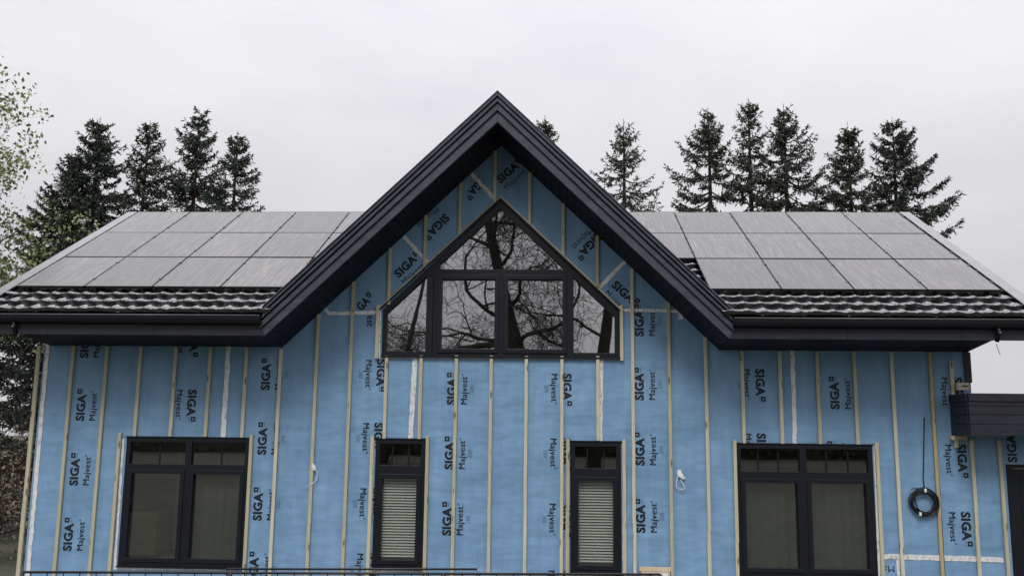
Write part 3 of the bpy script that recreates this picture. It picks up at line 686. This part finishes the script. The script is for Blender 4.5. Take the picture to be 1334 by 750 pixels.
# ------------------------------------------------------------------ trees
def spruce(name, label, x, y, H, rad, seed, dens=1., gap=.12, lean=(0,0), power=1., needle=None, low=.12, droop=.25, skew=(0,0), group='spruces behind the house'):
    """conifer: tapered trunk, whorls of drooping boughs, thousands of short narrow needle sprays"""
    rs = np.random.RandomState(seed); root = thing(name, label, 'tree', (x,y,0), group)
    tr = MB(); n = 16
    cx = lambda z: lean[0]*(z/H)**1.5; cy = lambda z: lean[1]*(z/H)**1.5
    tr.tube([(cx(H*i/n), cy(H*i/n), H*i/n-.5) if i == 0 else (cx(H*i/n), cy(H*i/n), H*i/n-.45*(i == n)) for i in range(n+1)], [.21*H/14*(1-i/n)**.85+.010 for i in range(n+1)], 8)
    P0 = []; D0 = []; L0 = []; W0 = []
    def sprays(p, d, L, w): P0.append(p); D0.append(d); L0.append(L); W0.append(w)
    for k in range(40):
        q_ = rs.rand()**.7; zz = H-1.0*q_; sprays(np.array([cx(zz),cy(zz),zz]), np.array([rs.normal()*.6*q_,rs.normal()*.6*q_,.6]), .08+.22*q_*rs.rand(), .026)
    z = H-.50
    while z > H*low:
        d = H-z; t_ = d/(H*.42); r0 = rad*min(1.12, t_**power)
        nb = 4 if d < 1.0 else rs.randint(5, 9)
        a0 = rs.rand()*6.28; vis = 1. if d < 7.5 else .55
        for k in range(nb):
            if rs.rand() < gap*(.35 if d < 1.2 else 1.): continue
            a = a0+k*6.283/nb+rs.normal()*.28; dirh = np.array([math.cos(a), math.sin(a), 0])
            L = r0*(.50+.62*rs.rand())*(1+skew[0]*dirh[0])+.05
            if rs.rand() < .10: L *= 1.22
            up0 = .62-.95*min(1, d/(H*.30)); ns = max(3, int(L/.14)); zb = z+rs.normal()*.09; pts = []
            for i in range(ns+1):
                t = i/ns
                pts.append(np.array([cx(zb),cy(zb),zb])+dirh*L*t+np.array([0,0,L*(up0*t-droop*1.8*t*(1-t)*min(1,d/3)+.22*t*t)]))
            if L > .35: tr.tube([tuple(q) for q in pts], [.018*(1-i/ns)*min(1.6,L)+.006 for i in range(ns+1)], 4, caps=False)
            side = np.array([-dirh[1], dirh[0], 0]); clump = rs.rand(ns)
            for i in range(ns):
                t = (i+.5)/ns
                if t < .22 and L > .8: continue
                ax = pts[i+1]-pts[i]; ax /= np.linalg.norm(ax)
                m_ = int((1.5+5.5*clump[i]**1.5)*dens*vis+rs.rand())
                wl = min(.62, .20+.40*L*(1-t))
                for s_ in range(m_):
                    q = pts[i]+(pts[i+1]-pts[i])*rs.rand()
                    dd = ax*(.5+.5*rs.rand())+side*rs.choice([-1,1])*(.25+.8*rs.rand())+np.array([0,0,-rs.rand()*.8]); dd /= np.linalg.norm(dd)
                    LL = wl*(.35+.65*rs.rand())
                    # a twig: short sprays set along it, alternating
                    nn = max(2, int(LL/.075))
                    for j in range(nn):
                        qq = q+dd*LL*(j/nn); d2 = dd*.8+rs.normal(size=3)*.55+np.array([0,0,-.18]); sprays(qq, d2, .10+.11*rs.rand(), .036+.026*rs.rand())
            for s_ in range(4): sprays(pts[-1], ax+rs.normal(size=3)*.4, .10+.12*rs.rand(), .035)
        z -= (.17+.17*rs.rand())*(1+.4*min(1,d/5))*(1 if d < 7.5 else 1.5)
    tr.build('trunk', M_BARK, root)
    Pn = np.array(P0); D = np.array(D0); D /= np.linalg.norm(D, axis=1)[:,None]; L = np.array(L0)[:,None]; Wd = np.array(W0)[:,None]
    U = np.cross(D, rs.normal(size=D.shape)); U /= np.linalg.norm(U, axis=1)[:,None]+1e-9
    V = np.stack([Pn-U*Wd*.35, Pn+U*Wd*.35, Pn+D*L*.6+U*Wd*.5, Pn+D*L, Pn+D*L*.6-U*Wd*.5], 1).reshape(-1,3)
    np_mesh('crown', V, np.arange(len(V)).reshape(-1,5), needle or M_NEEDLE, root)
    return root
# label, x, y, H, radius, seed, density, gap, lean, power, needles, low, droop, skew
SP = [
 ('dense dark spruce with a slanting left shoulder, leftmost of the row behind the roof', -19.5,20,13.4,1.65,1,1.5,.08,(.7,0),.95,M_NEEDLE,.2,.25,(-.2,0)),
 ('broad dark spruce with two visible trunk gaps, second from left behind the roof', -18.5,21,15.2,2.4,2,1.45,.12,(0,0),.9,M_NEEDLE,.2,.25,(0,0)),
 ('slim spruce with a bare lower trunk, third from left behind the roof', -16.5,21,15.1,1.75,3,.9,.26,(.2,0),.9,M_NEEDLE2,.2,.3,(.25,0)),
 ('tallest spruce of the left row with a pointed tip behind the left panels', -14.4,21.5,15.8,2.2,4,.95,.18,(0,0),1.,M_NEEDLE,.2,.3,(0,0)),
 ('shorter rounded spruce nearest to the gable on the left side', -12.3,20.5,14.4,1.9,5,1.05,.16,(0,0),.95,M_NEEDLE,.2,.25,(.1,0)),
 ('spruce tip just showing over the right slope of the gable', .5,24,16.3,2.1,6,.8,.22,(0,0),1.,M_NEEDLE2,.2,.25,(0,0)),
 ('sparse open spruce with long level boughs standing alone right of the gable', 3.9,22,15.4,2.7,7,.50,.30,(0,0),1.05,M_NEEDLE2,.2,.22,(0,0)),
 ('wide brownish spruce, first of the trio above the right panels', 7.5,22,15.9,2.7,8,.85,.18,(0,0),1.05,M_NEEDLE2,.2,.3,(-.1,0)),
 ('slender tallest spruce with bare patches on its trunk, middle of the right trio', 9.2,22,16.4,1.75,9,.75,.30,(0,0),.85,M_NEEDLE2,.2,.3,(0,0)),
 ('dark spruce with swept branches, last of the right trio', 10.8,22.5,16.2,2.7,10,.8,.22,(0,0),1.0,M_NEEDLE,.2,.38,(.2,0)),
 ('narrow pale tipped spruce half merged with the broad one at the right', 13.0,21,14.9,1.7,11,1.0,.14,(0,0),.9,M_NEEDLE2,.3,.25,(-.1,0)),
 ('broad heavy spruce reaching down over the right roof edge', 15.1,22,15.4,2.6,12,1.2,.12,(.1,0),.95,M_NEEDLE,.66,.3,(.14,0))]
for a_ in SP: spruce('spruce_tree', *a_[:3], a_[3]+.25, a_[4]*1.3, a_[5], a_[6]*1.75, a_[7]*.7, *a_[8:])
spruce('spruce_tree', 'low spruce with hanging boughs seen beside the left corner under the eaves', -14.9,8.6,6.9,2.9,21,1.0,.25,(0,0),.8,M_NEEDLE,.30,.6)

def grow(mb, rs, p, d, L, r, depth, tips, gnarl=.22, up=.08, kids=(2,4), minr=.006):
    n = max(3, int(L/.35)); pts = [p.copy()]; dd = d.copy(); rads = [r]
    for i in range(n):
        dd = dd+rs.normal(size=3)*gnarl/math.sqrt(n)*1.6+np.array([0,0,up/n]); dd /= np.linalg.norm(dd)
        pts.append(pts[-1]+dd*L/n); rads.append(r*(1-.55*(i+1)/n))
    mb.tube([tuple(q) for q in pts], rads, 7 if r > .05 else (4 if r > .015 else 3), caps=False)
    tips.append((pts[-1], dd, depth))
    if depth <= 0 or r < minr: return
    nk = rs.randint(kids[0], kids[1]+1)+ (1 if depth > 2 else 0)
    for k in range(nk):
        i = rs.randint(max(1, n//3), n+1); t = i/n
        ax = rs.normal(size=3); ax -= ax.dot(dd)*dd; ax /= np.linalg.norm(ax)+1e-9
        ang = .45+.55*rs.rand(); nd = dd*math.cos(ang)+ax*math.sin(ang)
        grow(mb, rs, pts[i], nd, L*(.5+.25*rs.rand()), max(rads[i]*(.45+.25*rs.rand()), .004), depth-1, tips, gnarl, up, kids, minr)
    grow(mb, rs, pts[-1], dd, L*.68, rads[-1], depth-1, tips, gnarl, up, kids, minr)
def leaves(tips, rs, per, size, spread, mind=99):
    Q = []
    for p, d, dep in tips:
        if dep > mind: continue
        for k in range(per):
            q = p+rs.normal(size=3)*spread-d*rs.rand()*spread*2; a = rs.normal(size=3); a /= np.linalg.norm(a); b = np.cross(a, rs.normal(size=3)); b /= np.linalg.norm(b)+1e-9
            s = size*(.6+.7*rs.rand()); Q.append((q, q+a*s*.5+b*s*.32, q+a*s, q+a*s*.5-b*s*.32))
    V = np.array(Q).reshape(-1,3); return V, np.arange(len(V)).reshape(-1,4)
def bare_tree(label, x, y, z, H, r, seed, lean, limbs=16, depth=4, low=.2, extra=()):
    rs = np.random.RandomState(seed); root = thing('bare_tree', label, 'tree', (x,y,z), 'bare trees reflected in the gable window')
    m = MB(); pts = []; n = 18; p = np.array([0,0,-.4]); d = np.array([lean,0,1.])
    for i in range(n+1):
        pts.append(p.copy()); d = d+rs.normal(size=3)*np.array([.045,.045,0]); d /= np.linalg.norm(d); p = p+d*H/n
    m.tube([tuple(q) for q in pts], [r*(1.25 if i == 0 else 1)*(1-i/n)**.8+.03 for i in range(n+1)], 10); m.build('trunk', M_BARKG, root)
    c = MB(); tips = []
    for k in range(limbs):
        t = low+(.97-low)*(k+rs.rand())/limbs; q = pts[int(t*n)]; a = rs.rand()*6.28
        nd = np.array([math.cos(a), math.sin(a)*.8, .25+.7*rs.rand()]); nd /= np.linalg.norm(nd)
        grow(c, rs, q, nd, H*(.27-.15*t)*(.8+.5*rs.rand()), r*(.34-.2*t), depth, tips, .42, .0, (2,4), .008)
    for q, nd, L_, r_ in extra: grow(c, rs, np.array(q), np.array(nd)/np.linalg.norm(nd), L_, r_, 4, tips, .3, .0, (2,4), .008)
    n0 = 2; T0 = [t for t in tips for _ in range(n0)]
    p0 = np.array([t[0]-t[1]*.9*rs.rand() for t in T0]); d0 = np.array([t[1] for t in T0])+rs.normal(size=(len(T0),3))*.75; d0 /= np.linalg.norm(d0, axis=1)[:,None]
    ln = (.35+.95*rs.rand(len(T0)))[:,None]; u = np.cross(d0, rs.normal(size=d0.shape)); u /= np.linalg.norm(u, axis=1)[:,None]
    d1 = d0+rs.normal(size=d0.shape)*.45; mid = p0+d0*ln*.5; end = mid+d1*ln*.55; w_ = .011
    V = np.stack([p0-u*w_, p0+u*w_, mid+u*w_*.8, mid-u*w_*.8, mid-u*w_*.8, mid+u*w_*.8, end+u*w_*.5, end-u*w_*.5], 1).reshape(-1,3)
    c.build('crown', M_BARKG, root); np_mesh('twigs', V, np.arange(len(V)).reshape(-1,4), M_BARKG, root)
bare_tree('big bare tree reflected in the right casement of the gable window', .55,-24,.75,17,.42,31,-.12,12,4,.3,[((-.5,0,4.9),(-.8,0,.55),5.2,.17)])
bare_tree('bare tree reflected in the rightmost pane of the gable window', 2.7,-25,.78,16,.32,32,.03,9,4)
bare_tree('leaning bare tree reflected in the left casement of the gable window', -7.5,-30,.85,12,.2,35,.25,7,4)
# far hedge behind the photographer: it shows only as the dark band in the upper lights
rs = np.random.RandomState(60)
V = []
for k in range(26000):
    q = np.array([rs.uniform(-45,45), -46+rs.normal()*.7, -.1+5.6*rs.rand()]); a = rs.normal(size=3); a /= np.linalg.norm(a); b = np.cross(a, rs.normal(size=3)); b /= np.linalg.norm(b)
    V += [q, q+a*.2+b*.15, q+a*.4, q+a*.2-b*.15]
added_core = MB(); added_core.box(-45,45,-46.35,-45.65,-.2,5.0)
hd = np_mesh('hedge', np.array(V), np.arange(len(V)).reshape(-1,4), M_HEDGE)
added_core.build('stems_or_core', M_HEDGE, hd)  # solid slab added inside the hedge so no sky light shows through
tag(hd, 'dark far hedge mirrored as a band in the upper lights of the windows', 'hedge')

# leafing broadleaf tree at the left edge
rs = np.random.RandomState(41)
lt = thing('leafing_tree', 'pale green leafing broadleaf tree at the left edge of the view', 'tree', (-15.8,5.0,0))
m = MB(); m.tube([(0,0,-.1),(0,0,1.5),(.1,0,3.2)], [.2,.16,.13], 9); m.build('trunk', M_BARKG, lt)
m = MB(); tips = []
for k in range(23):
    a = k*2.4+.5; z0 = 5.6+k*.21; e = .36+.035*k; f_ = 1-k/27
    nd = np.array([math.cos(a), math.sin(a), e]); nd /= np.linalg.norm(nd)
    grow(m, rs, np.array([.1,0,z0]), nd, .8+1.9*f_, .034+.045*f_, 4, tips, .3, .2, (2,4), .005)
m.tube([(.1,0,3.1),(.15,.05,5.5),(.05,0,8.0),(.1,0,10.6)], [.125,.10,.06,.02], 8)
br = m.build('branches', M_BARKG, lt)
np_mesh('crown', *leaves(tips, rs, 11, .115, .15, 2), M_LEAF, lt)

# brown shrubs and a clipped hedge beyond the left corner
def shrub(label, x, y, H, w, seed, mat_, per):
    rs = np.random.RandomState(seed); root = thing('shrub', label, 'shrub', (x,y,0), 'shrubs beyond the left house corner'); m = MB(); tips = []
    for k in range(16):
        a = rs.rand()*6.28; nd = np.array([math.cos(a)*w, math.sin(a)*w, 1.]); nd /= np.linalg.norm(nd)
        grow(m, rs, np.array([rs.normal()*.25, rs.normal()*.25, -.05]), nd, H*.45, .022, 3, tips, .4, .1, (2,3), .003)
    m.build('stems_or_core', M_BARK, root); np_mesh('foliage', *leaves(tips, rs, per, .10, .13), mat_, root)
shrub('tall brown leafless shrub between the low spruce and the left corner', -12.4,6.4,2.9,.5,51,M_BROWN,1)
shrub('rust brown shrub leftmost beside the house corner', -14.2,7.2,3.1,.6,52,M_BROWN,2)
shrub('low grey brown shrub at the foot of the left corner', -10.8,3.4,1.8,.6,53,M_BROWN,1)
shrub('brown shrub in front of the small white shed', -12.9,9.4,2.6,.6,54,M_BROWN,3)

# ------------------------------------------------------------------ ground and sky
def gz(x, y):
    t = min(1, max(0, (-y-4)/14)); return -.48+1.08*(t*t*(3-2*t))+max(0, -y-18)*.012
m = MB(); xs = [-400,-120,-50,-25,-14,-8,-4,0,4,8,14,25,50,120,400]; ys = [-400,-120,-60,-40,-30,-24,-20,-17,-14,-11,-8,-6,-4,-2,0,4,9,20,40,90,400]
vs = [(x,y,gz(x,y) if y > -61 else gz(x,-60)) for y in ys for x in xs]; nx = len(xs)
m.raw(vs, [(j*nx+i,j*nx+i+1,(j+1)*nx+i+1,(j+1)*nx+i) for j in range(len(ys)-1) for i in range(nx-1)])
g = m.build('ground', M_GROUND, smooth=True); g['kind'] = 'structure'
m = MB(); m.box(-9.0,8.4,-1.5,-.02,-.52,-.44); p_ = m.build('path', mat('gravel_strip', (.26,.25,.24), .9, .2, .3, nscale=25, bstr=.6, bdist=.02)); p_['kind'] = 'structure'

w = bpy.data.worlds.new('World'); scene.world = w; w.use_nodes = True
nt = w.node_tree; bg = nt.nodes['Background']; bg.inputs['Strength'].default_value = .1
SUN_EL, SUN_AZ = R(50), R(188)              # overcast: the sun only as a broad glow behind the camera
sky = N(nt, 'ShaderNodeTexSky', sky_type='NISHITA', sun_disc=False, sun_elevation=SUN_EL, sun_rotation=SUN_AZ, air_density=1., dust_density=3.)
tc = nt.nodes.new('ShaderNodeTexCoord'); sp = nt.nodes.new('ShaderNodeSeparateXYZ'); nt.links.new(tc.outputs['Generated'], sp.inputs[0])
mr = N(nt, 'ShaderNodeMapRange'); mr.inputs[1].default_value = 0; mr.inputs[2].default_value = 1; mr.inputs[3].default_value = 6.15; mr.inputs[4].default_value = 18.5
zc = N(nt, 'ShaderNodeMath', operation='MAXIMUM'); zc.inputs[1].default_value = 0; nt.links.new(sp.outputs[2], zc.inputs[0])
zp = N(nt, 'ShaderNodeMath', operation='POWER'); zp.inputs[1].default_value = 1.6; nt.links.new(zc.outputs[0], zp.inputs[0]); nt.links.new(zp.outputs[0], mr.inputs[0])
mp = nt.nodes.new('ShaderNodeMapping'); mp.inputs['Scale'].default_value = (1.6,1.6,4.5); nt.links.new(tc.outputs['Generated'], mp.inputs[0])
cl = ramp(nt, noise(nt, mp.outputs[0], 1.6, 6, .55), [(.3, (.845,.83,.885)), (.52, (.93,.92,.96)), (.72, (1.01,1.0,1.02))])
vm = N(nt, 'ShaderNodeVectorMath', operation='SCALE'); nt.links.new(cl, vm.inputs[0]); nt.links.new(mr.outputs[0], vm.inputs['Scale'])
mx = N(nt, 'ShaderNodeMix', data_type='RGBA'); mx.inputs[0].default_value = .96
nt.links.new(sky.outputs[0], mx.inputs[6]); nt.links.new(vm.outputs[0], mx.inputs[7]); nt.links.new(mx.outputs[2], bg.inputs[0])
sl = bpy.data.lights.new('sun', 'SUN'); sl.energy = 1.5; sl.angle = R(22); sl.color = (1,.97,.93)
so = bpy.data.objects.new('sun', sl); COL.objects.link(so); so.location = (0,-30,40)
sd = Vector((math.sin(SUN_AZ)*math.cos(SUN_EL), math.cos(SUN_AZ)*math.cos(SUN_EL), math.sin(SUN_EL)))
so.rotation_euler = (-sd).to_track_quat('-Z','Y').to_euler()

# ------------------------------------------------------------------ camera
cd = bpy.data.cameras.new('camera'); cam = bpy.data.objects.new('camera', cd); COL.objects.link(cam)
cd.sensor_width = 36; cd.lens = 36*1200/1334; cd.clip_end = 2000
fw = Vector((-.0460907,.9864137,.1576824)); rt = Vector((.9989289,.0448649,.0113264)); up = Vector((-.0040981,-.1580355,.9874249))
mw = Matrix((rt, up, -fw)).transposed().to_4x4(); mw.translation = (.9685,-16,2.25); cam.matrix_world = mw
scene.camera = cam
scene.view_settings.view_transform = 'Standard'; scene.view_settings.look = 'None'; scene.view_settings.exposure = .12; scene.view_settings.gamma = 1
scene.view_settings.use_curve_mapping = False
scene.cycles.use_denoising = True
scene.cycles.max_bounces = 6; scene.cycles.transparent_max_bounces = 8
